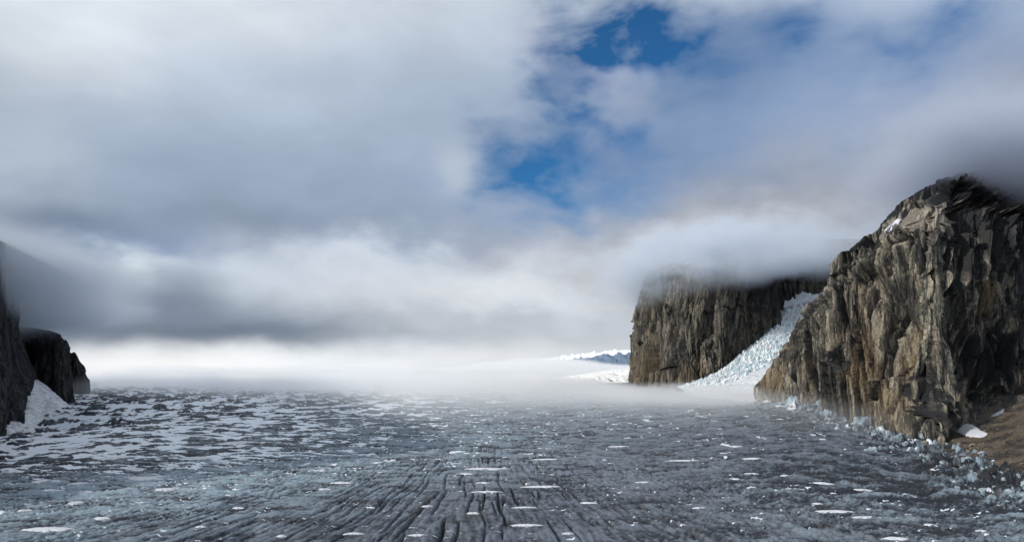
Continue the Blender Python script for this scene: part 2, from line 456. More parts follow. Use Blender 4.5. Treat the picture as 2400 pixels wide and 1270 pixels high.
    dirt_shade = np.maximum(dirt_shade, 0.7 * sstep(0.08, 0.5, fbm(qx / 20, y / 420, 57, 5, 0.62)) * (0.3 + 0.7 * np.clip(cf * 1.5, 0, 1)))
    snow = np.maximum(snow * (1 - np.clip(marg * 1.2, 0, 1)), 0.95 * np.clip(marg * 1.3, 0, 1) * sstep(0.84, 0.94, r3[2]))
    fine_ = fbm(wx / 7, wy / 4.5, 61, 3, 0.65) * (1 - 0.6 * cf) + 0.6 * cf * fbm(qx / 3.2, y / 16, 63, 3, 0.65)
    z = z + (0.8 - 0.35 * cf) * fine_
    mott = np.clip(0.5 + 0.55 * H * 0.30 / 0.30 * 0.45 + 0.5 * fine_ + 0.45 * fbm(wx / 150, wy / 50, 62, 4, 0.6), 0, 1)
    mott = np.clip(mott - 0.38 * kL, 0, 1)
    for (cx_, cy_, rx, ry) in PW:                                # hollows that hold the larger snow patches
        u = ((x - cx_) / (rx * 1.2)) ** 2 + ((y - cy_) / (ry * 1.2)) ** 2
        k = sstep(1.3, 0.75, u)
        z = z * (1 - k) + k * (-0.6)
    return z, snow, blue, dirt_shade, mott

def build_glacier():
    nr, nc = 1080, 1330
    d = np.exp(np.linspace(math.log(430.0), math.log(10500.0), nr)).astype(F32)
    px = np.linspace(-600, 3250, nc)
    dd, pp = np.meshgrid(d, px, indexing='ij')
    x = ((pp - CX) / FPX * dd).astype(F32); y = dd.astype(F32)
    z = base_z(x, y)
    r, snow, blue, dirt_shade, mott = relief(x, y)
    P = np.stack([x, y, z + r], -1)
    me = grid_mesh('glacier', P, dict(snow=snow, blue=blue, dirt_shade=dirt_shade, mott=mott), True)
    return tag(link('glacier', me, ICE), 'wide grey crevassed glacier streaked with snow filling the valley', 'glacier', kind='structure')

# ------------------------------------------------------------------ cliffs
def smooth1(a, k):
    if k < 1: return a
    w = np.exp(-np.linspace(-2, 2, 2 * k + 1) ** 2); w /= w.sum()
    pad = np.concatenate([np.repeat(a[:1], k, 0), a, np.repeat(a[-1:], k, 0)])
    return np.stack([np.convolve(pad[:, i], w, 'valid') for i in range(a.shape[1])], -1)

def cliff_mesh(name, cols, ds, nrow, prof, seed, big=20, mid=23, small=6, bury=70, gullies=(), ledges=(), stains=(), back=500, sm=6, ribw=1.0, inw=(1, 0.3), shade_veneer=(), rise=0):
    B = np.array([at(*c[:3]) for c in cols]); T = np.array([at(*c[3:6]) for c in cols])
    B[:, 2] -= bury
    L = np.concatenate([[0], np.cumsum(np.hypot(np.diff(B[:, 0]), np.diff(B[:, 1])) + 0.15 * np.linalg.norm(np.diff(T, axis=0), axis=1))])
    n = int(L[-1] / ds)
    s = np.linspace(0, L[-1], n)
    Bi = smooth1(np.stack([np.interp(s, L, B[:, i]) for i in range(3)], -1), sm)
    Ti = smooth1(np.stack([np.interp(s, L, T[:, i]) for i in range(3)], -1), sm)
    v = np.linspace(0, 1, nrow)
    h = np.interp(v, *zip(*prof))
    P = np.zeros((nrow, n, 3))
    P[..., :2] = Bi[None, :, :2] + (Ti - Bi)[None, :, :2] * h[:, None, None]
    P[..., 2] = Bi[None, :, 2] + (Ti - Bi)[None, :, 2] * v[:, None]
    # tangents and outward normals of the smooth surface
    du = np.gradient(P, axis=1); dv = np.gradient(P, axis=0)
    N = np.cross(du, dv); N /= np.linalg.norm(N, axis=-1, keepdims=True) + 1e-9
    view = P - np.array([0, 0, HCAM])
    if (N * view).sum(-1).mean() > 0: N = -N
    S = np.broadcast_to(s[None], P.shape[:2]).astype(F32); Z = (P[0, :, 2][None] + np.concatenate([np.zeros((1, n)), np.cumsum(np.linalg.norm(np.diff(P, axis=0), axis=-1), 0)])).astype(F32)
    S2 = S + 5 * perlin(S / 190, Z / 380, seed + 1)
    Z2 = Z
    rb = fbm(S2 / (210 * ribw), Z2 / 900, seed + 4, 3, 0.5, ridge=True)
    f1, e1, r1 = facet((S2 - 0.10 * Z2) / (60 * ribw), (Z2 + 0.25 * S2) / 400, seed + 10, 1.6)
    f0, e0, r0 = facet((S2 + 0.12 * Z2) / (150 * ribw), (Z2 - 0.3 * S2) / 300, seed + 15, 1.7)
    f2, e2, r2 = facet((S2 + 0.13 * Z2) / (21 * ribw), (Z2 - 0.4 * S2) / 250, seed + 20, 1.7)
    f3, e3, r3 = facet((S2 - 0.05 * Z2) / 8, (Z2 + 0.5 * S2) / 95, seed + 30, 1.6); f4, e4, r4 = facet(S2 / 36, Z2 / 40, seed + 35, 1.6)
    brk = sstep(0.0, 0.45, perlin(S / 120, Z / 110, seed + 36))
    crk = np.exp(-(e2 / 0.10) ** 2) * sstep(0.35, 0.6, r2[2]) + 0.9 * np.exp(-(e1 / 0.05) ** 2)
    D = 0.55 * big * rb + big * 1.7 * f0 + mid * 1.6 * f1 + mid * 0.85 * f2 + small * f3 + brk * mid * 0.45 * f4 - 0.75 * mid * crk - 0.5 * big + 1.0 * fbm(S / 8, Z / 14, seed + 40, 3)
    PX, PY = proj(P[..., 0], P[..., 1], P[..., 2])
    PX = PX.astype(F32); PY = PY.astype(F32)
    for (pts, w, dep) in gullies:
        gd, gp = polydist(PX + 6 * perlin(S / 40, Z / 60, seed + 50), PY, pts)
        D = D - dep * np.exp(-(gd / w) ** 2)
    led = np.zeros_like(D); st = np.zeros_like(D); vn = np.zeros_like(D)
    for (cx_, cy_, rx, ry, amt) in ledges:
        k = sstep(1.25, 0.7, ((PX - cx_) / rx) ** 2 + ((PY - cy_ + 0.0 * PX) / ry) ** 2 + 0.5 * perlin(S / 30, Z / 30, seed + 60))
        led = np.maximum(led, k * amt)
    D = D * (1 - 0.75 * led)
    for (cx_, cy_, rx, ry, amt) in stains:
        st = np.maximum(st, amt * sstep(1.2, 0.2, ((PX - cx_) / rx) ** 2 + ((PY - cy_) / ry) ** 2 + 0.6 * perlin(S / 25, Z / 70, seed + 61)))
    for (cx_, cy_, rx, ry, amt) in shade_veneer:
        vn = np.maximum(vn, amt * sstep(1.3, 0.4, ((PX - cx_) / rx) ** 2 + ((PY - cy_) / ry) ** 2 + 0.9 * perlin(S / 22, Z / 90, seed + 62)))
    fade = np.minimum(1, (1 - v) / 0.06)[:, None] * 0.7 + 0.3
    Nh = N.copy(); Nh[..., 2] *= 0.35; Nh /= np.linalg.norm(Nh, axis=-1, keepdims=True) + 1e-9
    P = P + Nh * (D * fade)[..., None]
    tone = np.clip(0.3 * r0[1] + 0.35 * r1[1] + 0.35 * r2[1] + 0.45 * (r3[1] - 0.5) + brk * 0.5 * (r4[1] - 0.5), 0, 1)
    vn = np.maximum(vn, 0.75 * np.clip(crk, 0, 1))  # cracks darkened in colour as painted crevice shade
    # close the mass behind the rim so the cliff is solid from the side as well
    ex = []; inw = np.array([inw[0], inw[1], 0.0])[None]; inw = inw / np.linalg.norm(inw)
    for k, dz in ((0.04, 1 + rise * .04), (0.12, rise * .15), (0.35, -10 + rise * .6), (1.0, -60 + rise)):
        q = P[-1] + inw * back * k; q[:, 2] += dz + (6 * perlin(s / 30, np.full(n, k * 9), seed + 70) if k < 1 else 0)
        ex.append(q)
    P = np.concatenate([P, np.stack(ex)])
    ext = lambda a: np.concatenate([a, np.repeat(a[-1:], 4, 0)])
    return grid_mesh(name, P, dict(tone=ext(tone), ledge=ext(led), stain=ext(st), shade_veneer=ext(vn)), False)

DOME = [
    (1786, 936, 2790, 1800, 921, 2800), (1812, 938, 2680, 1850, 832, 2700), (1858, 946, 2520, 1903, 738, 2560), (1910, 958, 2420, 1938, 648, 2470), (1960, 968, 2330, 1964, 598, 2400),
    (2030, 988, 2230, 2044, 543, 2350), (2100, 1012, 2120, 2112, 474, 2350), (2165, 1034, 1990, 2195, 424, 2360), (2205, 1046, 1930, 2262, 402, 2370), (2236, 1022, 2000, 2320, 405, 2400), (2290, 985, 2080, 2400, 425, 2440),
    (2370, 935, 2180, 2490, 440, 2480), (2450, 888, 2250, 2590, 450, 2560), (2620, 850, 2450, 2760, 450, 2750), (2850, 830, 2900, 2950, 450, 3100)]
def build_cliffs():
    me = cliff_mesh('domed_cliff', DOME, 2.2, 400, [(0, 0), (0.3, 0.05), (0.74, 0.22), (0.80, 0.30), (0.86, 0.58), (0.92, 0.75), (1, 1)], 100,
                    gullies=[([(2040, 660), (2080, 720), (2112, 790), (2135, 860), (2150, 960)], 24, 55), ([(2235, 700), (2262, 800), (2290, 900), (2330, 960)], 26, 50), ([(2190, 810), (2200, 900), (2195, 1010)], 12, 16),
                             ([(1990, 640), (2003, 760), (1990, 860)], 9, 22), ([(1925, 700), (1905, 800), (1900, 930)], 9, 18), ([(2340, 640), (2350, 760), (2370, 860)], 16, 35), ([(2090, 580), (2095, 640)], 8, 16), ([(2150, 560), (2160, 650)], 8, 16)],
                    ledges=[(2150, 512, 80, 27, 1.0)], stains=[(2318, 690, 26, 70, 1.0), (2025, 850, 40, 80, .55), (2110, 830, 22, 80, .5), (2050, 940, 60, 50, .4), (1825, 890, 26, 40, .6), (2250, 880, 40, 60, .35)],
                    shade_veneer=[(2240, 440, 150, 40, .9), (2300, 560, 120, 90, .7), (2130, 600, 110, 22, .5), (2080, 500, 60, 30, .9), (2000, 570, 50, 20, .9), (2340, 840, 70, 80, .8), (2235, 900, 40, 110, .8), (2110, 700, 40, 80, .6), (2060, 640, 110, 16, .4)], back=700)  # dark patches paint shade on rim, gully and right-facing slopes, plus near-black rock
    nfront = 400 * ((len(me.vertices) // 404))
    co = np.empty(len(me.vertices) * 3, F32); me.vertices.foreach_get('co', co); F = co.reshape(-1, 3)[:nfront]
    fx, fy = proj(F[:, 0], F[:, 1], F[:, 2])
    rayc = lambda px, py: F[np.argmin((fx - px) ** 2 + (fy - py) ** 2)]
    a = tag(link('rock_cliff', me, ROCK_R), 'huge domed tan and black rock cliff with a pale ledge and cloud on its summit', 'cliff')
    lo = snow_sliver('gravel_ledge', [(2082, 546), (2110, 522), (2130, 500), (2160, 486), (2196, 488), (2216, 505), (2240, 522), (2215, 534), (2180, 541), (2140, 542)], 7, None, rayc, LEDGE, 9.0); lo.parent = a
    del_ = [lo.pop(k) for k in ('category',) if k in lo]
    snow_sliver('snow_patch', [(2066, 547), (2090, 530), (2106, 512), (2114, 514), (2098, 533), (2078, 546)], 9, 'bright white snow sliver on the gravel ledge high on the domed cliff', rayc, PATCH, 16.0)
    FARC = [(1474, 884, 6000, 1530, 660, 6000), (1484, 890, 5200, 1514, 650, 5200), (1502, 902, 4800, 1530, 632, 4850), (1545, 910, 4550, 1560, 620, 4650), (1600, 918, 4300, 1615, 606, 4450), (1652, 896, 4300, 1672, 596, 4450), (1702, 858, 4400, 1722, 590, 4550),
            (1762, 806, 4550, 1785, 580, 4700), (1832, 742, 4750, 1850, 572, 4870), (1902, 700, 4950, 1920, 560, 5050), (2000, 660, 5250, 2010, 560, 5300), (2200, 620, 5900, 2200, 540, 6000)]
    me = cliff_mesh('far_cliff', FARC, 3.6, 230, [(0, 0), (0.5, 0.25), (1, 1)], 300, big=34, mid=17, small=7, bury=120, ribw=1.25,
                    gullies=[([(1590, 700), (1592, 800), (1580, 890)], 5, 40), ([(1668, 760), (1672, 850)], 4, 30), ([(1755, 700), (1770, 780)], 7, 30), ([(1642, 800), (1648, 890)], 4, 30), ([(1800, 660), (1808, 740)], 6, 30)],
                    stains=[(1520, 860, 40, 50, .6), (1620, 880, 50, 40, .5)], shade_veneer=[(1815, 700, 70, 60, .6), (1580, 860, 14, 50, .6)], back=1500, inw=(0.75, 0.7))  # dark patches paint shade on the right section and in a gully
    b = tag(link('rock_cliff', me, ROCK_F), 'steep vertically fluted tan cliff left of the tumbling icefall, top lost in cloud', 'cliff')
    # the dark walls across the valley
    L1 = [(-900, 1350, 800, -900, 100, 1100), (-400, 1160, 1350, -420, 300, 1600), (-120, 1060, 1850, -150, 480, 2000), (0, 1016, 2200, -8, 560, 2260), (38, 990, 2550, 14, 570, 2560), (60, 960, 2900, 26, 600, 2900), (72, 930, 3050, 33, 640, 3050), (64, 905, 3400, 28, 640, 3400), (0, 900, 4200, -30, 640, 4200)]
    me = cliff_mesh('shaded_cliff', L1, 3.2, 230, [(0, 0), (0.22, 0.05), (0.5, 0.62), (1, 1)], 500, big=12, mid=8, small=5, bury=60, back=2500, sm=4, inw=(-1, -0.15), rise=0,
                    gullies=[([(30, 800), (40, 900), (30, 1000)], 5, 20)])
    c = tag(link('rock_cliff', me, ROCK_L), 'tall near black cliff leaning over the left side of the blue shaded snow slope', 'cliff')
    L2 = [(40, 880, 3500, 40, 765, 3500), (78, 890, 3380, 80, 768, 3400), (120, 925, 3360, 118, 775, 3400), (160, 952, 3330, 142, 784, 3380), (176, 952, 3420, 156, 800, 3450), (172, 935, 3700, 152, 800, 3700), (150, 915, 4200, 130, 800, 4200)]
    me = cliff_mesh('square_cliff', L2, 2.6, 150, [(0, 0), (0.3, .35), (.7, .75), (1, 1)], 600, big=14, mid=9, small=5, bury=60, back=600, sm=3, inw=(-1, 0.35))
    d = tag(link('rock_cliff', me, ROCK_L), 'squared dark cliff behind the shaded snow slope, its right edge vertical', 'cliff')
    L3 = [(150, 900, 4250, 155, 850, 4250), (166, 920, 4120, 164, 832, 4180), (182, 930, 4060, 176, 825, 4150), (200, 932, 4040, 190, 850, 4120), (212, 928, 4120, 206, 888, 4160), (205, 915, 4400, 196, 870, 4400)]
    me = cliff_mesh('rounded_cliff', L3, 2.4, 90, [(0, 0), (0.5, .4), (.85, .8), (1, 1)], 700, big=10, mid=8, small=5, bury=60, back=250, sm=8, inw=(-1, 0.5))
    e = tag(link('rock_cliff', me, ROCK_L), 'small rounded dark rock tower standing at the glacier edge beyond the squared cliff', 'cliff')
    return a, b, c, d, e

# ------------------------------------------------------------------ sheets of snow, ice and scree between guide lines
def sheet(lines, nu, nv, disp=None, bulge=0.0):
    """lines: list of rows of world points; rows may have different counts."""
    R = []
    for ln in lines:
        p = np.array(ln); l = np.concatenate([[0], np.cumsum(np.linalg.norm(np.diff(p, axis=0), axis=1))])
        s = np.linspace(0, l[-1], nu)
        R.append(np.stack([np.interp(s, l, p[:, i]) for i in range(3)], -1))
    R = np.array(R); k = len(R)
    t = np.linspace(0, k - 1, nv); i0 = np.minimum(t.astype(int), k - 2); f = (t - i0)[:, None, None]
    P = R[i0] * (1 - f) + R[i0 + 1] * f
    for _ in range(3):
        P[1:-1] = (P[:-2] + 2 * P[1:-1] + P[2:]) / 4
    return P

def low(p, dz):
    q = p.copy(); q[2] += dz; return q

def build_icefall():
    Lf = [at(*q) for q in [(1848, 690, 4900), (1800, 762, 4740), (1758, 800, 4590), (1698, 852, 4420), (1648, 890, 4300), (1575, 914, 4150)]]
    M = [at(*q) for q in [(1950, 700, 4880), (1905, 762, 4600), (1858, 812, 4400), (1796, 858, 4200), (1722, 890, 4050), (1610, 920, 3900)]]
    m1 = [(a * 0.66 + b * 0.34 + np.array([0, 0, 22])) for a, b in zip(Lf, M)]
    m2 = [(a * 0.33 + b * 0.67 + np.array([0, 0, 18])) for a, b in zip(Lf, M)]
    P = sheet([[low(p, -25) for p in Lf], m1, m2, [low(p, -10) for p in M]], 420, 170)
    u = np.arange(P.shape[1])[None] * 3.6 + 0 * np.arange(P.shape[0])[:, None]
    w = np.arange(P.shape[0])[:, None] * 3.2 + 0 * np.arange(P.shape[1])[None]
    u2 = u + 14 * perlin(u / 60, w / 60, 801); w2 = w + 14 * perlin(u / 60, w / 60, 802)
    f1, e1, r1 = facet(u2 / 19, w2 / 26, 810, 1.4); f2, e2, r2 = facet(u2 / 8, w2 / 10, 820, 1.4)
    edge = np.minimum(1, np.minimum(np.linspace(0, 1, P.shape[0]), np.linspace(1, 0, P.shape[0])) * 8)[:, None] * np.minimum(1, np.linspace(1, 0, P.shape[1]) * 5)[None]
    D = (f1 * 22 + f2 * 13 - 12 * np.exp(-(e1 / 0.1) ** 2) + 2 * fbm(u / 9, w / 9, 830, 3)) * (0.25 + 0.75 * edge)
    P[..., 2] += D; P[..., 1] -= D * 0.5
    me = grid_mesh('icefall', P, dict(tone=np.clip(0.5 * r1[1] + 0.5 * r2[1], 0, 1)), False)
    fall = tag(link('icefall', me, FALL), 'pale blue icefall of broken seracs tumbling between the two sunlit cliffs', 'icefall')
    rr = random.Random(3); sp = []
    for k in range(4):
        m_ = lump('serac', 120 + k, 13, (0.8, 0.7, 1.3), 0.15)
        a_ = m_.attributes.new('tone', 'FLOAT', 'POINT'); a_.data.foreach_set('value', np.full(len(m_.vertices), 0.2 + 0.2 * k, F32))
        m_.materials.append(FALL); sp.append(m_)
    first = None
    for k in range(60):
        i = rr.randrange(20, P.shape[0] - 12); j = rr.randrange(10, int(P.shape[1] * 0.85))
        if first is None: first = o = link('serac', sp[0], None)
        else: o = first.copy(); o.data = sp[k % 4]; C.objects.link(o)
        o.parent = fall
        z_ = rr.uniform(5, 12); o.location = tuple(P[i, j] + np.array([0, 0, z_ * 0.3])); o.scale = (z_, z_, z_ * rr.uniform(.8, 1.4))
        o.rotation_euler = (rr.uniform(-.4, .4), rr.uniform(-.4, .4), rr.uniform(0, 6))
    R = [at(*q) for q in [(1975, 770, 4600), (1930, 815, 4350), (1880, 860, 4000), (1850, 900, 3700), (1832, 936, 3350), (1770, 958, 3000)]]
    mid = [a * 0.5 + b * 0.5 + np.array([0, 0, -6]) for a, b in zip(M, R)]
    P = sheet([[low(p, -4) for p in M], mid, R], 240, 90)
    u = np.arange(P.shape[1])[None] * 6.0 + 0 * np.arange(P.shape[0])[:, None]; w = np.arange(P.shape[0])[:, None] * 6.0 + 0 * np.arange(P.shape[1])[None]
    P[..., 2] += 5 * fbm(u / 90, w / 30, 840, 5)
    me = grid_mesh('snow_slope', P, None, True)
    tag(link('snow_slope', me, SNOW), 'smooth dusty snow slope below the icefall, against the domed cliff', 'snow slope')
    top = [[at(*q) for q in r] for r in ([(1836, 722, 4800), (1862, 716, 4790), (1900, 706, 4790), (1935, 700, 4780)], [(1840, 702, 4850), (1858, 702, 4850), (1890, 696, 4850), (1935, 690, 4850)], [(1850, 699, 4930), (1866, 703, 4930), (1895, 694, 4930), (1935, 684, 4930)])]
    P = sheet(top, 60, 24); P[..., 2] += 6 * fbm(P[..., 0] / 40, P[..., 1] / 40, 850, 3)
    tag(link('snow_bank', grid_mesh('snow_bank', P, None, True), PATCH), 'clean white snow bank at the head of the icefall', 'snow bank')

def build_left_snow():
    a = [[at(*q) for q in r] for r in (
        [(60, 868, 3250), (74, 878, 3330), (110, 905, 3330), (168, 955, 3300)],
        [(56, 900, 3100), (72, 910, 3120), (104, 940, 3080), (150, 972, 2950)],
        [(50, 955, 2900), (66, 960, 2850), (90, 985, 2780), (120, 1004, 2700)],
        [(16, 1000, 2450), (34, 1004, 2420), (50, 1020, 2400), (64, 1030, 2380)],
        [(-20, 1026, 2180), (-6, 1030, 2170), (6, 1038, 2160), (14, 1046, 2150)])]
    P = sheet(a, 140, 200)
    u = P[..., 0]; w = P[..., 1]
    f, e, r = facet(u / 26, w / 40, 860, 1.2)
    dn = sstep(2750, 2350, w)
    P[..., 2] += 9 * fbm(u / 50, w / 90, 861, 5, 0.6, ridge=True) - 4 + dn * (f * 16 + 3)
    me = grid_mesh('left_snow', P, None, True)
    tag(link('snow_slope', me, SNOW), 'blue shaded snow slope wedged between the two dark left cliffs', 'snow slope')
    b = [[at(*q) for q in r] for r in ([(170, 925, 3900), (185, 922, 4050), (205, 935, 4020)], [(170, 940, 3600), (186, 945, 3620), (212, 938, 3900)], [(168, 958, 3250), (190, 956, 3350), (216, 945, 3700)])]
    P = sheet(b, 60, 60); P[..., 2] += 3 * fbm(P[..., 0] / 40, P[..., 1] / 40, 870, 4)
    tag(link('snow_slope', grid_mesh('tower_snow', P, None, True), SNOW), 'small snow bank at the foot of the rounded rock tower', 'snow slope')
    c = [[at(*q) for q in r] for r in ([(1780, 930, 2850), (1830, 926, 2700), (1868, 918, 2520)], [(1780, 946, 2700), (1826, 950, 2560), (1862, 942, 2450)], [(1800, 962, 2500), (1840, 964, 2440), (1866, 958, 2400)])]
    P = sheet(c, 70, 50); P[..., 2] += 4 * fbm(P[..., 0] / 30, P[..., 1] / 30, 875, 4)
    tag(link('snow_slope', grid_mesh('corner_snow', P, None, True), SNOW), 'small dirty snow bank under the left corner of the domed cliff', 'snow slope')

def scree_grid():
    U = [(2170, 1042, 1990), (2236, 1010, 2060), (2290, 975, 2140), (2370, 920, 2260), (2450, 872, 2350), (2640, 810, 2600), (3050, 770, 2950)]
    M1 = [(2185, 1052, 1920), (2250, 1034, 1930), (2310, 1006, 1990), (2390, 965, 2060), (2470, 930, 2100), (2680, 880, 2250), (3100, 860, 2400)]
    M2 = [(2195, 1060, 1850), (2265, 1062, 1800), (2330, 1050, 1790), (2400, 1030, 1780), (2480, 1010, 1760), (2700, 980, 1800), (3150, 1000, 1750)]
    Lo = [(2200, 1075, 1780), (2270, 1100, 1640), (2335, 1122, 1530), (2400, 1150, 1420), (2500, 1190, 1270), (2720, 1240, 1100), (3200, 1360, 880)]
    return [[at(*q) for q in r] for r in (U, M1, M2, Lo)]
def build_scree():
    P = sheet(scree_grid(), 440, 260)
    u, w = P[..., 0], P[..., 1]
    P[..., 2] += 7 * fbm(u / 120, w / 160, 880, 5) + 3.0 * fbm(u / 14, w / 14, 881, 4, 0.6) + 3 * fbm(u / 60 + w / 90, w / 400, 882, 2, ridge=True)
    me = grid_mesh('scree_slope', P, None, False)
    s = tag(link('scree_slope', me, SCREE), 'brown gravel scree slope at the foot of the domed cliff', 'scree slope', kind='structure')
    F = P.reshape(-1, 3)
    def zs(x, y):
        d = (F[:, 0] - x) ** 2 + (F[:, 1] - y) ** 2
        return F[np.argmin(d), 2]
    def ray(px, py):
        qx, qy = proj(F[:, 0], F[:, 1], F[:, 2])
        return F[np.argmin((qx - px) ** 2 + (qy - py) ** 2)]
    return zs, ray

def snow_sliver(name, outline, lift, label, ray, mat=PATCH, out=0.0):
    """A thin bank of snow draped over the slope; outline in photo pixels."""
    O = np.array(outline, float); c = O.mean(0)
    n = 48; t = np.linspace(0, len(O), n, endpoint=False)
    O2 = np.concatenate([O, O[:1]])
    ring = np.stack([np.interp(t, np.arange(len(O) + 1), O2[:, i]) for i in (0, 1)], -1)
    rows = []
    for k in (0.0, 0.2, 0.4, 0.6, 0.75, 0.88, 0.96, 1.0):
        r = []
        for i in range(n + 1):
            p = c + (ring[i % n] - c) * k
            w = ray(p[0], p[1]).copy(); w += (np.array([0, 0, HCAM]) - w) * (out / np.linalg.norm(w)); w[2] += lift * (1 - k ** 3) if k < 1 else -1.5
            r.append(w)
        rows.append(r)
    P = np.array(rows)
    for _ in range(3):
        P[1:-1, :] = (P[:-2, :] + P[2:, :] + 2 * P[1:-1, :]) / 4
    return tag(link(name, grid_mesh(name, P, None, True), mat), label, 'snow patch' if label else None)

# ------------------------------------------------------------------ snow patches on the ice
PATCH_LABEL = {0: 'largest white snow patch lying on the dark ice by the near left edge', 1: 'long white snow patch on blue ice below the left snowfields', 25: 'ragged white snow patch among the crevasses at the near centre',
               21: 'long thin white snow streak on the grey ice above the central crevasses', 43: 'long wavy snow bank on dark ice at the near right', 45: 'white snow patch at the bottom edge on the near right', 2: 'short blunt snow patch beside a dark ice lump on the left',
               3: 'rounded snow patch just under the long white patch on blue ice', 37: 'oval white snow patch alone on the grey ice towards the foggy right', 39: 'slanting snow patch on dark ice below the ice block belt', 42: 'white snow streak level with the ice blocks on the right'}
def build_patches():
    for i, (cx_, cy_, rx, ry) in enumerate(PW):
        n, m = 120, 9
        th = np.linspace(0, 2 * np.pi, n + 1)
        k = np.linspace(0, 1, m)
        wob = np.clip(0.92 + 1.05 * fbm(np.cos(th) * 2.0 + i * 7.7, np.sin(th) * 2.0, 900 + i, 5, 0.72), 0.3, 1.6) + 0.10 * np.cos(2 * th + i)
        X = cx_ + rx * wob[None] * np.cos(th)[None] * k[:, None]; Y = cy_ + 0.8 * ry * (wob * np.sin(th) * (0.35 + 0.65 * np.abs(np.sin(th))) + 0.35 * fbm(np.cos(th) * 2.5, np.full_like(th, i * 3.1), 990 + i, 3))[None] * k[:, None]
        X[:, -1] = X[:, 0]; Y[:, -1] = Y[:, 0]
        Zb = base_z(X, Y)
        Z = Zb + (2.2 * (1 - k ** 2.2) - 0.5 - 0.9 * (k > 0.99))[:, None] + 0.5 * perlin(X / 9, Y / 9, 950) * (1 - k[:, None])
        me = grid_mesh('snow_patch', np.stack([X, Y, Z], -1), None, True)
        o = link('snow_patch', me, PATCH)
        px, py, hw, hh = PATCHES[i]
        if i in PATCH_LABEL: lab = PATCH_LABEL[i]; g = 'large snow patches on the ice'
        elif px < 700: lab = 'white snow patch lying in a hollow of the left ice'; g = 'snow patches on the left ice'
        elif px < 1400: lab = 'thin white snow sliver on the crevassed central ice'; g = 'snow slivers on the central ice'
        else: lab = 'small white snow sliver on the dark right ice'; g = 'snow slivers on the right ice'
        tag(o, lab, 'snow patch', g)

# ------------------------------------------------------------------ ice blocks and boulders
def lump(name, seed, n=16, squash=(1, 1, 1), noise=0.12):
    rr = random.Random(seed)
    bm = bmesh.new()
    for _ in range(n):
        v = Vector((rr.gauss(0, 1), rr.gauss(0, 1), rr.gauss(0, 1))).normalized() * rr.uniform(0.75, 1.0)
        bm.verts.new((v.x * squash[0], v.y * squash[1], v.z * squash[2]))
    bmesh.ops.convex_hull(bm, input=bm.verts)
    bmesh.ops.delete(bm, geom=[v for v in bm.verts if not v.link_faces], context='VERTS')
    bmesh.ops.triangulate(bm, faces=bm.faces)
    bmesh.ops.subdivide_edges(bm, edges=bm.edges, cuts=3, use_grid_fill=True)
    bmesh.ops.recalc_face_normals(bm, faces=bm.faces)
    vs = list(bm.verts)
    co = np.array([v.co[:] for v in vs]); 
    q = perlin(co[:, 0] * 2.1 + seed, co[:, 1] * 2.1 + co[:, 2] * 1.7, seed) + 0.5 * perlin(co[:, 0] * 5 - co[:, 2] * 3, co[:, 1] * 5 + co[:, 2] * 4 + seed, seed + 1)
    for v, a in zip(vs, q): v.co += v.co.normalized() * float(a) * noise
    me = bpy.data.meshes.new(name); bm.to_mesh(me); bm.free()
    return me

def build_blocks():
    protos = []
    for k in range(8):
        me = lump('ice_block', 40 + k, 14 + k, (1.0, 0.8 + 0.05 * k, 1.15), 0.2)
        me.materials.append(BLOCK); protos.append(me)
    rr = random.Random(5)
    src = None; seg = np.array(MARGIN); L = np.hypot(*np.diff(seg, axis=0).T); cum = np.concatenate([[0], np.cumsum(L)])
    n = 0
    xs, ys, meta = [], [], []
    while n < 285:
        t = rr.random() ** 0.8 * cum[-1]
        x = np.interp(t, cum, seg[:, 0]); y = np.interp(t, cum, seg[:, 1])
        i = min(np.searchsorted(cum, t) - 1, len(L) - 1); i = max(i, 0)
        tx, ty = (seg[i + 1] - seg[i]) / L[i]
        off = abs(rr.gauss(0, 1)) * 85 - 12
        x += -abs(ty) * off; y += -abs(tx) * off * 0.6
        px, py = proj(x, y, float(base_z(np.array([x]), np.array([y]))[0]))
        if px > 2480: continue
        xs.append(x); ys.append(y); meta.append((t / cum[-1], off)); n += 1
    X, Y = np.array(xs, F32), np.array(ys, F32)
    Z = base_z(X, Y) + relief(X, Y)[0]
    for i in range(n):
        f, off = meta[i]
        size = rr.uniform(4.0, 9.0) * (0.75 + 0.35 * rr.random() ** 4 * 2)
        me = protos[i % 8]
        if src is None:
            src = link('ice_block', me, None); o = src
        else:
            o = src.copy(); o.data = me; C.objects.link(o)
        o.location = (float(X[i]), float(Y[i]), float(Z[i]) + size * 0.12)
        o.rotation_euler = (rr.uniform(-.3, .3), rr.uniform(-.3, .3), rr.uniform(0, 6.28))
        o.scale = (size * rr.uniform(.8, 1.3), size * rr.uniform(.8, 1.2), size * rr.uniform(.75, 1.35))
        if f < 0.33: lab, g = 'bluish ice block in the belt under the left half of the domed cliff', 'ice blocks under the domed cliff'
        elif f < 0.6: lab, g = 'dirty blue ice block heaped against the right foot of the domed cliff', 'ice blocks at the cliff corner'
        else: lab, g = 'pale ice block piled along the lower edge of the brown scree', 'ice blocks below the scree'
        tag(o, lab, 'ice block', g)

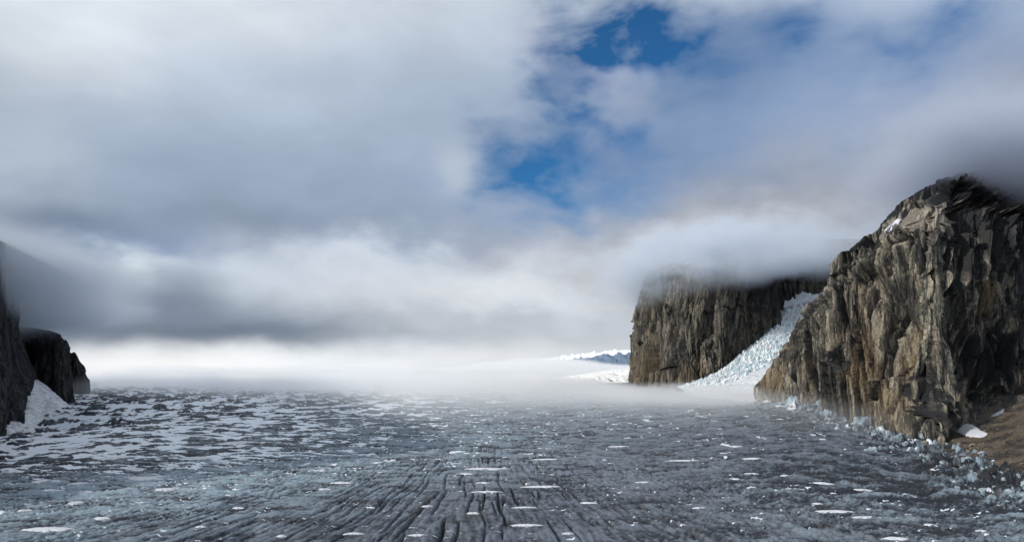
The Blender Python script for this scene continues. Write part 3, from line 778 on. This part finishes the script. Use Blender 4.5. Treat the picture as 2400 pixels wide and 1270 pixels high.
def build_boulders(zs, ray):
    rr = random.Random(9)
    big = [(2278, 1045, 7.5, 'tan boulder on the scree just below the triangular snow patch'), (2268, 1059, 6, 'low tan slab lying on the scree under another boulder'), (2170, 1040, 10, 'pale tilted slab leaning at the foot of the cliff corner'), (2247, 1040, 6, 'whitish rock on the scree left of the triangular snow patch')]
    sp = [lump('boulder', 70 + k, 12, (1.3, 0.9, 0.7), 0.1) for k in range(4)]
    for m in sp: m.materials.append(BOULDER)
    for k, (px, py, s, lab) in enumerate(big):
        o = link('boulder', sp[k % 4].copy(), BOULDER)
        p = ray(px, py) if px > 2200 else at(px, py, 1925)
        o.location = (p[0], p[1], p[2] + s * 0.25); o.scale = (s, s, s); o.rotation_euler = (0.2, 0.15 if k != 2 else 0.7, rr.uniform(0, 6))
        tag(o, lab, 'boulder', 'boulders on the scree')
    src = None
    for k in range(46):
        px = rr.uniform(2215, 2420); py = rr.uniform(950, 1100)
        p = ray(px, py)
        qx, qy = proj(*p)
        if abs(qx - px) > 6 or abs(qy - py) > 6: continue
        if src is None: src = o = link('boulder', sp[0], None)
        else: o = src.copy(); o.data = sp[k % 4]; C.objects.link(o)
        s = rr.uniform(1.4, 3.6)
        o.location = (p[0], p[1], p[2] + 0.3 * s); o.scale = (s, s, s * rr.uniform(.7, 1.1)); o.rotation_euler = (rr.uniform(-.3, .3), rr.uniform(-.3, .3), rr.uniform(0, 6))
        tag(o, 'small rough boulder strewn on the brown scree slope', 'boulder', 'small boulders on the scree')

# ------------------------------------------------------------------ far country
def build_far():
    # crevassed snowfield rising to the left foot of the fluted cliff
    d = np.linspace(5600, 8200, 170); px = np.linspace(1120, 1560, 300)
    D, PXX = np.meshgrid(d, px, indexing='ij')
    x = (PXX - CX) / FPX * D
    hgt = 92 + sstep(1220, 1500, PXX) * 118 * sstep(5500, 7200, D) - 60 * sstep(7400, 8200, D)
    n = fbm(x / 60, D / 150, 210, 5, ridge=True)
    z = hgt + 15 * n * sstep(1200, 1340, PXX) + 8 * fbm(x / 160, D / 260, 211, 3)
    me = grid_mesh('snowfield', np.stack([x, D, z], -1), dict(snow=np.clip(0.42 + 0.55 * (n - 0.1) + 0.35 * sstep(1420, 1480, PXX), 0, 1)), True)
    tag(link('snowfield', me, FAR_NEAR), 'sunlit crevassed snowfield at the left foot of the fluted cliff', 'snowfield', kind='structure')
    def range_(name, pxs, tops, d0, depth, base, seed, label, rough):
        px = np.linspace(pxs[0], pxs[-1], 320); t = np.linspace(0, 1, 80)
        T, PXX = np.meshgrid(t, px, indexing='ij')
        D = d0 + depth * T; x = (PXX - CX) / FPX * d0
        top = np.array([at(p, q, d0 + depth * 0.6)[2] for p, q in zip(pxs, tops)])
        tz = np.interp(px, pxs, top)[None]
        shape = sstep(0, 0.6, T) * (1 - 0.9 * sstep(0.62, 1, T))
        n = fbm(x / 500, D / 500, seed, 6, 0.55, ridge=True)
        z = base + (tz - base) * shape + rough * (n - 0.2) * shape
        snow = np.clip(0.05 + 0.8 * sstep(0.80, 1.0, shape) + 0.5 * (n - 0.3), 0, 1)
        me = grid_mesh(name, np.stack([x, D, z], -1), dict(snow=snow), True)
        tag(link('mountain', me, FAR), label, 'mountain', kind='structure')
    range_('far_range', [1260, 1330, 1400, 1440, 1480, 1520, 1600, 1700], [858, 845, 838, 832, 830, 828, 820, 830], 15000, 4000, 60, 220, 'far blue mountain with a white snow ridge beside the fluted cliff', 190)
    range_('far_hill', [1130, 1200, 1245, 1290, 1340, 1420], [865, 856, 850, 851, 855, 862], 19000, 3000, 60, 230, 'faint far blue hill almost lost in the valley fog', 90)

def fn(t):
    p = objco(t); snow = t.attr('snow')
    n = t.noise(t.mapping(p, scale=(0.02, 0.01, 0.03)), 1.0, 5, 0.65)
    s = t.ramp(t.m('ADD', snow, t.m('MULTIPLY', t.m('SUBTRACT', n, 0.5), 0.7)), 0.36, 0.56)
    return t.mix(s, (0.15, 0.14, 0.135), (0.86, 0.85, 0.83)), 0.8, t.bump(n, 0.5, 6.0), 0.2
FAR_NEAR = surf('crevassed_snowfield', fn)

def build_far_rocks():
    for k, (px, py, d, s, lab) in enumerate([(222, 902, 5200, 26, 'small pointed rock poking from the ice beyond the rounded tower'), (254, 908, 5000, 20, 'low dark rock hump on the far left ice rim')]):
        me = lump('far_rock', 90 + k, 16, (1.2, 0.9, 0.9), 0.2)
        for nm in ('tone', 'ledge', 'stain', 'shade_veneer'):
            a = me.attributes.new(nm, 'FLOAT', 'POINT')
        o = link('boulder', me, ROCK_L); p = at(px, py, d)
        o.location = p; o.scale = (s, s, s); tag(o, lab, 'boulder')

# ------------------------------------------------------------------ fog and cloud
def volume(name, lo, hi, build, rate, label, aniso=0.0, color=(1, 1, 1)):
    me = bpy.data.meshes.new(name)
    x0, y0, z0 = lo; x1, y1, z1 = hi
    me.from_pydata([(x0, y0, z0), (x1, y0, z0), (x1, y1, z0), (x0, y1, z0), (x0, y0, z1), (x1, y0, z1), (x1, y1, z1), (x0, y1, z1)], [],
                   [(0, 3, 2, 1), (4, 5, 6, 7), (0, 1, 5, 4), (1, 2, 6, 5), (2, 3, 7, 6), (3, 0, 4, 7)])
    m = bpy.data.materials.new(name); m.use_nodes = True
    t = NT(m.node_tree)
    out = t.n('ShaderNodeOutputMaterial'); v = t.n('ShaderNodeVolumePrincipled')
    v.inputs['Color'].default_value = (*color, 1); v.inputs['Anisotropy'].default_value = aniso
    r = build(t, objco(t))
    if isinstance(r, tuple): t.put(v.inputs['Color'], r[1]); r = r[0]
    t.put(v.inputs['Density'], r)
    t.t.links.new(v.outputs[0], out.inputs['Volume'])
    try: m.cycles.volume_step_rate = rate * 1.3
    except Exception: pass
    o = link(name, me, m)
    return tag(o, label, name.split('_')[0], kind='stuff')

def ellip(t, p, c, r, rot=0.0):
    q = t.mapping(p, loc=tuple(c), rot=(0, 0, rot), scale=tuple(r), typ='TEXTURE')
    return t.m('POWER', 0.3679, t.vm('DOT_PRODUCT', q, q, 1))

def build_fog():
    def valley(t, p):
        x, y, z = (t.n('ShaderNodeSeparateXYZ'), None, None)
        t.put(x.inputs[0], p); X, Y, Z = x.outputs
        n = t.noise(t.mapping(p, scale=(0.0016, 0.0011, 0.005)), 1.0, 4, 0.55)
        n = t.m('SUBTRACT', n, 0.5)
        start = t.m('ADD', t.m('SUBTRACT', t.ramp(X, -2300.0, -300.0, 3400.0, 1850.0), t.ramp(X, 200.0, 700.0, 0.0, 330.0)), t.m('MULTIPLY', n, 1500.0))
        a = t.ramp(Y, start, t.m('ADD', start, 2000.0))
        end = t.ramp(X, 200.0, 1000.0, 1.0, 0.0); 
        clear = t.m('MULTIPLY', t.ramp(X, 300, 700, 0, 1), t.ramp(Y, 4600.0, 5300.0, 0, 1))
        ztop = t.m('ADD', t.ramp(X, -300.0, 900.0, 190.0, 138.0), t.m('MULTIPLY', n, 210.0))
        h = t.ramp(Z, t.m('SUBTRACT', ztop, 75.0), ztop, 1, 0)
        clear = t.m('MAXIMUM', clear, t.m('MULTIPLY', t.m('MULTIPLY', t.ramp(X, 650.0, 1050.0), t.ramp(Y, 2700.0, 3400.0)), 0.65))
        den = t.m('MULTIPLY', t.m('MULTIPLY', a, h), t.m('SUBTRACT', 1.0, clear))
        den = t.m('MULTIPLY', den, t.ramp(n, -0.25, 0.1, 0.3, 1.0))
        return t.m('MULTIPLY', den, 0.0032)
    volume('fog_bank', (-3500, 2000, 20), (1900, 9800, 300), valley, 0.07, 'white fog bank lying on the glacier in mid valley')
    def far(t, p):
        n = t.m('SUBTRACT', t.noise(t.mapping(p, scale=(0.0006, 0.0004, 0.002)), 1.0, 3, 0.55), 0.5)
        s = t.n('ShaderNodeSeparateXYZ'); t.put(s.inputs[0], p)
        zt = t.m('ADD', t.m('ADD', t.ramp(s.outputs[0], -1500.0, 500.0, 280.0, 400.0), t.ramp(s.outputs[0], 900.0, 1700.0, 0.0, -80.0)), t.m('MULTIPLY', n, 220.0))
        return t.m('MULTIPLY', t.ramp(s.outputs[2], t.m('SUBTRACT', zt, 110.0), zt, 1, 0), 0.0016)
    volume('fog_bank', (-6000, 10600, 0), (5000, 14600, 650), far, 0.07, 'distant white fog layer in front of the far blue mountain')
    def caps(t, p):
        n = t.m('SUBTRACT', t.noise(t.mapping(p, scale=(0.0034, 0.0034, 0.0060)), 1.0, 6, 0.62), 0.5)
        s = t.n('ShaderNodeSeparateXYZ'); t.put(s.inputs[0], p); X, Y, Z = s.outputs
        # base of the cloud dips towards the far cliff's left corner and over the dome's right side
        bf = t.ramp(X, 850.0, 1900.0, 550.0, 800.0, smooth=False); bd = t.ramp(X, 1350.0, 1800.0, 780.0, 650.0)
        dome = t.ramp(Y, 3600.0, 3000.0)
        base = t.m('ADD', t.m('ADD', t.m('MULTIPLY', bd, dome), t.m('MULTIPLY', bf, t.m('SUBTRACT', 1.0, dome))), t.m('MULTIPLY', n, 300.0))
        lowr = t.ramp(Z, t.m('SUBTRACT', base, 20.0), t.m('ADD', base, 150.0))
        e = t.m('ADD', t.m('MULTIPLY', ellip(t, p, (1500, 5000, 850), (800, 950, 290)), 1.0), ellip(t, p, (1760, 2380, 860), (520, 520, 220)), clamp=True)
        e = t.ramp(t.m('ADD', e, t.m('MULTIPLY', n, 1.3)), 0.12, 1.0, smooth=False); e = t.m('MULTIPLY', e, e)
        col = t.mix(t.ramp(Y, 2800.0, 3600.0), (0.66, 0.71, 0.81), (0.81, 0.86, 0.93))  # greyer over the dome: shade from higher cloud put into the colour
        return t.m('MULTIPLY', t.m('MULTIPLY', e, lowr), t.ramp(Y, 2800.0, 3600.0, 0.030, 0.026)), col
    volume('cloud', (300, 1850, 520), (3300, 6300, 1250), caps, 0.09, 'grey cloud wrapped round the tops of the two sunlit cliffs', color=(0.79, 0.845, 0.93))
    def leftc(t, p):
        n = t.m('SUBTRACT', t.noise(t.mapping(p, scale=(0.0022, 0.0022, 0.004)), 1.0, 5, 0.6), 0.5)
        e = t.m('ADD', ellip(t, p, (-2250, 3350, 500), (380, 700, 120)), ellip(t, p, (-1900, 2500, 560), (400, 560, 150)), clamp=True)
        e = t.ramp(t.m('ADD', e, t.m('MULTIPLY', n, 1.0)), 0.1, 1.0, smooth=False)
        return t.m('MULTIPLY', t.m('MULTIPLY', e, e), 0.017)
    volume('cloud', (-3400, 1400, 300), (-1200, 4400, 900), leftc, 0.09, 'dark low cloud hiding the tops of the left cliffs', color=(0.74, 0.79, 0.86))

# ------------------------------------------------------------------ sky
SUN_DIR = Vector((-0.78, -0.46, 0.43)).normalized()
def s2l(c):
    return tuple(((v / 255) / 12.92 if v / 255 <= 0.04045 else ((v / 255 + 0.055) / 1.055) ** 2.4) for v in c)

def azel(px, py):
    p = at(px, py, 1000.0) - np.array([0, 0, HCAM]); p /= np.linalg.norm(p)
    return math.atan2(p[0], p[1]), math.asin(p[2])

def build_world():
    w = bpy.data.worlds.new('World'); bpy.context.scene.world = w; w.use_nodes = True
    t = NT(w.node_tree)
    out = t.n('ShaderNodeOutputWorld')
    sky = t.n('ShaderNodeTexSky', sky_type='NISHITA', sun_disc=False)
    sky.sun_elevation = math.asin(SUN_DIR.z); sky.sun_rotation = math.atan2(SUN_DIR.x, SUN_DIR.y)
    sky.altitude = 500; sky.air_density = 1.0; sky.dust_density = 0.2; sky.ozone_density = 2.5
    d = t.n('ShaderNodeTexCoord').outputs['Generated']
    s = t.n('ShaderNodeSeparateXYZ'); t.put(s.inputs[0], d)
    az = t.m('ARCTAN2', s.outputs[0], s.outputs[1]); el = t.m('ARCSINE', s.outputs[2])
    cb = t.n('ShaderNodeCombineXYZ'); t.put(cb.inputs[0], az); t.put(cb.inputs[1], el)
    ae = cb.outputs[0]
    def warp(amp, scale, det=4):
        nz = t.n('ShaderNodeTexNoise', noise_dimensions='2D'); t.put(nz.inputs['Vector'], t.mapping(ae, scale=(1, 1.7, 1)))
        nz.inputs['Scale'].default_value = scale; nz.inputs['Detail'].default_value = det; nz.inputs['Roughness'].default_value = 0.55
        o = t.vm('SUBTRACT', nz.outputs['Color'], (0.5, 0.5, 0.5)); o = t.vm('MULTIPLY', o, (amp, amp * 0.6, 0))
        return t.vm('ADD', ae, o)
    low_ = warp(0.05, 7.0, 5); soft = warp(0.16, 5.0, 3); fine = warp(0.14, 9.0, 6)
    fine = t.vm('ADD', t.vm('SUBTRACT', soft, ae), fine)
    def blob(vec, px, py, rx, ry, rot=0.0):
        a, e = azel(px, py)
        q = t.mapping(vec, loc=(a, e, 0), rot=(0, 0, math.radians(-rot)), scale=(rx / FPX, ry / FPX, 1), typ='TEXTURE')
        q = t.vm('MULTIPLY', q, (1, 1, 0))
        return t.m('POWER', 0.3679, t.vm('DOT_PRODUCT', q, q, 1))
    # overcast by height above the horizon
    cr = t.n('ShaderNodeValToRGB'); cr.color_ramp.interpolation = 'EASE'
    stops = [(-0.10, (170, 178, 186)), (-0.02, (226, 229, 233)), (0.02, (212, 217, 223)), (0.085, (188, 196, 206)), (0.155, (158, 172, 195)), (0.25, (158, 173, 196)), (0.36, (175, 189, 207)), (0.50, (204, 214, 226)), (1.2, (205, 212, 220))]
    el0, el1 = -0.10, 1.2
    t.put(cr.inputs[0], t.ramp(el, el0, el1, smooth=False))
    while len(cr.color_ramp.elements) < len(stops): cr.color_ramp.elements.new(0.5)
    for e_, (p, c) in zip(cr.color_ramp.elements, stops):
        e_.position = (p - el0) / (el1 - el0); e_.color = (*s2l(c), 1)
    col = cr.outputs[0]
    for (v, px, py, rx, ry, rot, c, wt) in CLOUDS:
        col = t.mix(t.m('MULTIPLY', blob((fine, soft, low_)[v], px, py, rx, ry, rot), wt), col, s2l(c))
    tex = t.noise(t.mapping(ae, scale=(3, 7, 1)), 1.0, 6, 0.55, 0.3)
    tex = t.ramp(tex, 0.3, 0.7, 0.86, 1.14, smooth=False)
    col = t.vm('SCALE', col, None); t.put(col.node.inputs['Scale'], tex)
    hole = 0.0
    for (px, py, rx, ry, rot, wt) in HOLES:
        hole = t.m('ADD', hole, t.m('MULTIPLY', blob(fine, px, py, rx, ry, rot), wt))
    hn = t.noise(t.mapping(ae, rot=(0, 0, -0.5), scale=(5, 9, 1)), 1.0, 7, 0.55, 0.5)
    hole = t.m('MULTIPLY', hole, t.ramp(hn, 0.3, 0.66, 0.45, 1.35, smooth=False))
    hole = t.m('POWER', t.ramp(hole, 0.0, 1.2, smooth=False), 1.25)
    b1 = t.n('ShaderNodeBackground'); t.put(b1.inputs[0], t.vm('MULTIPLY', sky.outputs[0], (0.26, 0.72, 1.05))); b1.inputs[1].default_value = 0.085
    b2 = t.n('ShaderNodeBackground'); t.put(b2.inputs[0], col); b2.inputs[1].default_value = 1.0
    ms = t.n('ShaderNodeMixShader'); t.put(ms.inputs[0], hole); t.t.links.new(b2.outputs[0], ms.inputs[1]); t.t.links.new(b1.outputs[0], ms.inputs[2])
    t.t.links.new(ms.outputs[0], out.inputs[0])
    w.cycles.sampling_method = 'MANUAL'; w.cycles.sample_map_resolution = 512

CLOUDS = [  # soft?, px, py, rx, ry, rot, sRGB, weight
    (1, 40, 20, 300, 130, 0, (236, 243, 248), .9), (1, 480, 10, 300, 90, 0, (222, 230, 237), .7), (1, 0, 360, 140, 260, 0, (186, 199, 210), .7),
    (1, 1650, 330, 420, 260, 0, (136, 156, 188), .9), (1, 2150, 200, 500, 170, 10, (146, 164, 194), .9), (1, 2400, 330, 240, 130, 0, (176, 179, 192), .9),
    (1, 1750, 520, 460, 90, -6, (186, 187, 191), .9), (1, 1500, 640, 420, 80, 0, (190, 191, 194), .8), (1, 2120, 430, 260, 70, 10, (164, 170, 186), .8),
    (1, 1330, 150, 170, 50, 25, (176, 184, 205), .9), (1, 1085, 385, 60, 55, 0, (178, 190, 203), .8), (1, 1400, 350, 80, 80, 0, (146, 162, 195), .6),
    (1, 700, 540, 500, 60, 0, (140, 155, 178), .8), (1, 60, 560, 220, 70, 0, (105, 120, 144), .9), (1, 300, 590, 220, 30, 0, (134, 152, 182), .8),
    (0, 880, 625, 260, 55, 0, (212, 221, 232), .9), (0, 1120, 690, 380, 66, 0, (222, 227, 234), .95), (0, 260, 645, 120, 38, -5, (222, 233, 241), 1.0), (0, 155, 655, 40, 16, 0, (196, 210, 222), .8), (0, 80, 700, 50, 30, 0, (158, 172, 190), .7),
    (0, 600, 680, 170, 44, 0, (204, 215, 226), .8), (2, 1090, 390, 55, 55, 0, (184, 196, 210), .7),
    (2, 330, 725, 250, 66, 4, (116, 130, 150), .95), (2, 120, 760, 260, 50, 0, (108, 122, 142), .9), (2, 620, 770, 250, 34, -3, (124, 136, 152), .95), (1, 400, 690, 110, 40, 0, (118, 130, 147), .5), (2, 400, 782, 420, 24, 0, (106, 118, 134), .95), (2, 880, 784, 150, 14, 0, (150, 160, 172), .45),
    (0, 1230, 765, 110, 24, 8, (186, 192, 200), .55), (0, 1010, 795, 170, 12, 0, (186, 193, 201), .4),
    (2, 350, 862, 400, 40, 0, (250, 251, 252), 1.0), (2, 800, 856, 330, 26, 0, (240, 243, 246), .9), (2, 1200, 842, 330, 30, 0, (236, 239, 243), .85)]
HOLES = [  # px, py, rx, ry, rot, weight
    (1400, 40, 150, 75, 0, 1.5), (1500, 120, 130, 80, 0, .8), (1330, 120, 100, 60, 0, .4), (1350, 262, 120, 48, 42, 1.0), (1280, 340, 110, 60, 40, .8), (1235, 420, 100, 60, 30, .65), (1235, 460, 70, 30, 20, .5), (1250, 507, 90, 26, 8, .7), (1170, 440, 90, 60, 0, .3),
    (1830, 30, 120, 60, 0, .4), (2210, 80, 70, 50, 0, .4), (2230, 110, 220, 90, 0, .3), (2360, 30, 140, 80, 0, .1), (1700, 100, 240, 140, 0, .3), (1620, 250, 240, 140, 0, .24), (1480, 390, 160, 70, 0, .3), (1400, 450, 190, 40, 10, .3), (2000, 20, 300, 70, 0, .3), (1900, 200, 400, 140, 0, .14), (900, 590, 160, 40, 0, .15), (1000, 300, 200, 200, 0, .10)]

def build_light():
    l = bpy.data.lights.new('sun', 'SUN'); l.energy = 3.4; l.angle = math.radians(1.5); l.color = (1.0, 0.95, 0.87)
    o = bpy.data.objects.new('sun', l); C.objects.link(o)
    o.rotation_euler = SUN_DIR.to_track_quat('Z', 'Y').to_euler()

def build_camera():
    c = bpy.data.cameras.new('camera'); o = bpy.data.objects.new('camera', c); C.objects.link(o)
    c.sensor_width = 36; c.lens = 36 * FPX / 2400; c.clip_start = 1; c.clip_end = 120000
    o.location = (0, 0, HCAM); o.rotation_euler = (math.pi / 2 + TH, 0, 0)
    bpy.context.scene.camera = o

build_camera(); build_light(); build_world()
build_glacier(); build_cliffs(); build_icefall(); build_left_snow()
zs, ray = build_scree()
snow_sliver('snow_patch', [(2232, 978), (2250, 990), (2280, 994), (2300, 1008), (2322, 1018), (2300, 1026), (2268, 1024), (2240, 1012), (2218, 1008)], 5, 'white triangular snow patch on the brown scree under the cliff', ray)
snow_sliver('snow_patch', [(2320, 976), (2336, 966), (2356, 956), (2352, 966), (2334, 976)], 3, 'thin snow sliver higher on the scree, right of the triangular patch', ray)
build_patches(); build_blocks(); build_boulders(zs, ray); build_far(); build_far_rocks(); build_fog()

sc = bpy.context.scene
sc.view_settings.view_transform = 'Standard'; sc.view_settings.look = 'None'; sc.view_settings.exposure = 0; sc.view_settings.gamma = 1
sc.cycles.volume_bounces = 7; sc.cycles.max_bounces = 9; sc.cycles.volume_max_steps = 512
sc.cycles.use_denoising = True; sc.cycles.use_adaptive_sampling = True; sc.cycles.adaptive_threshold = 0.03
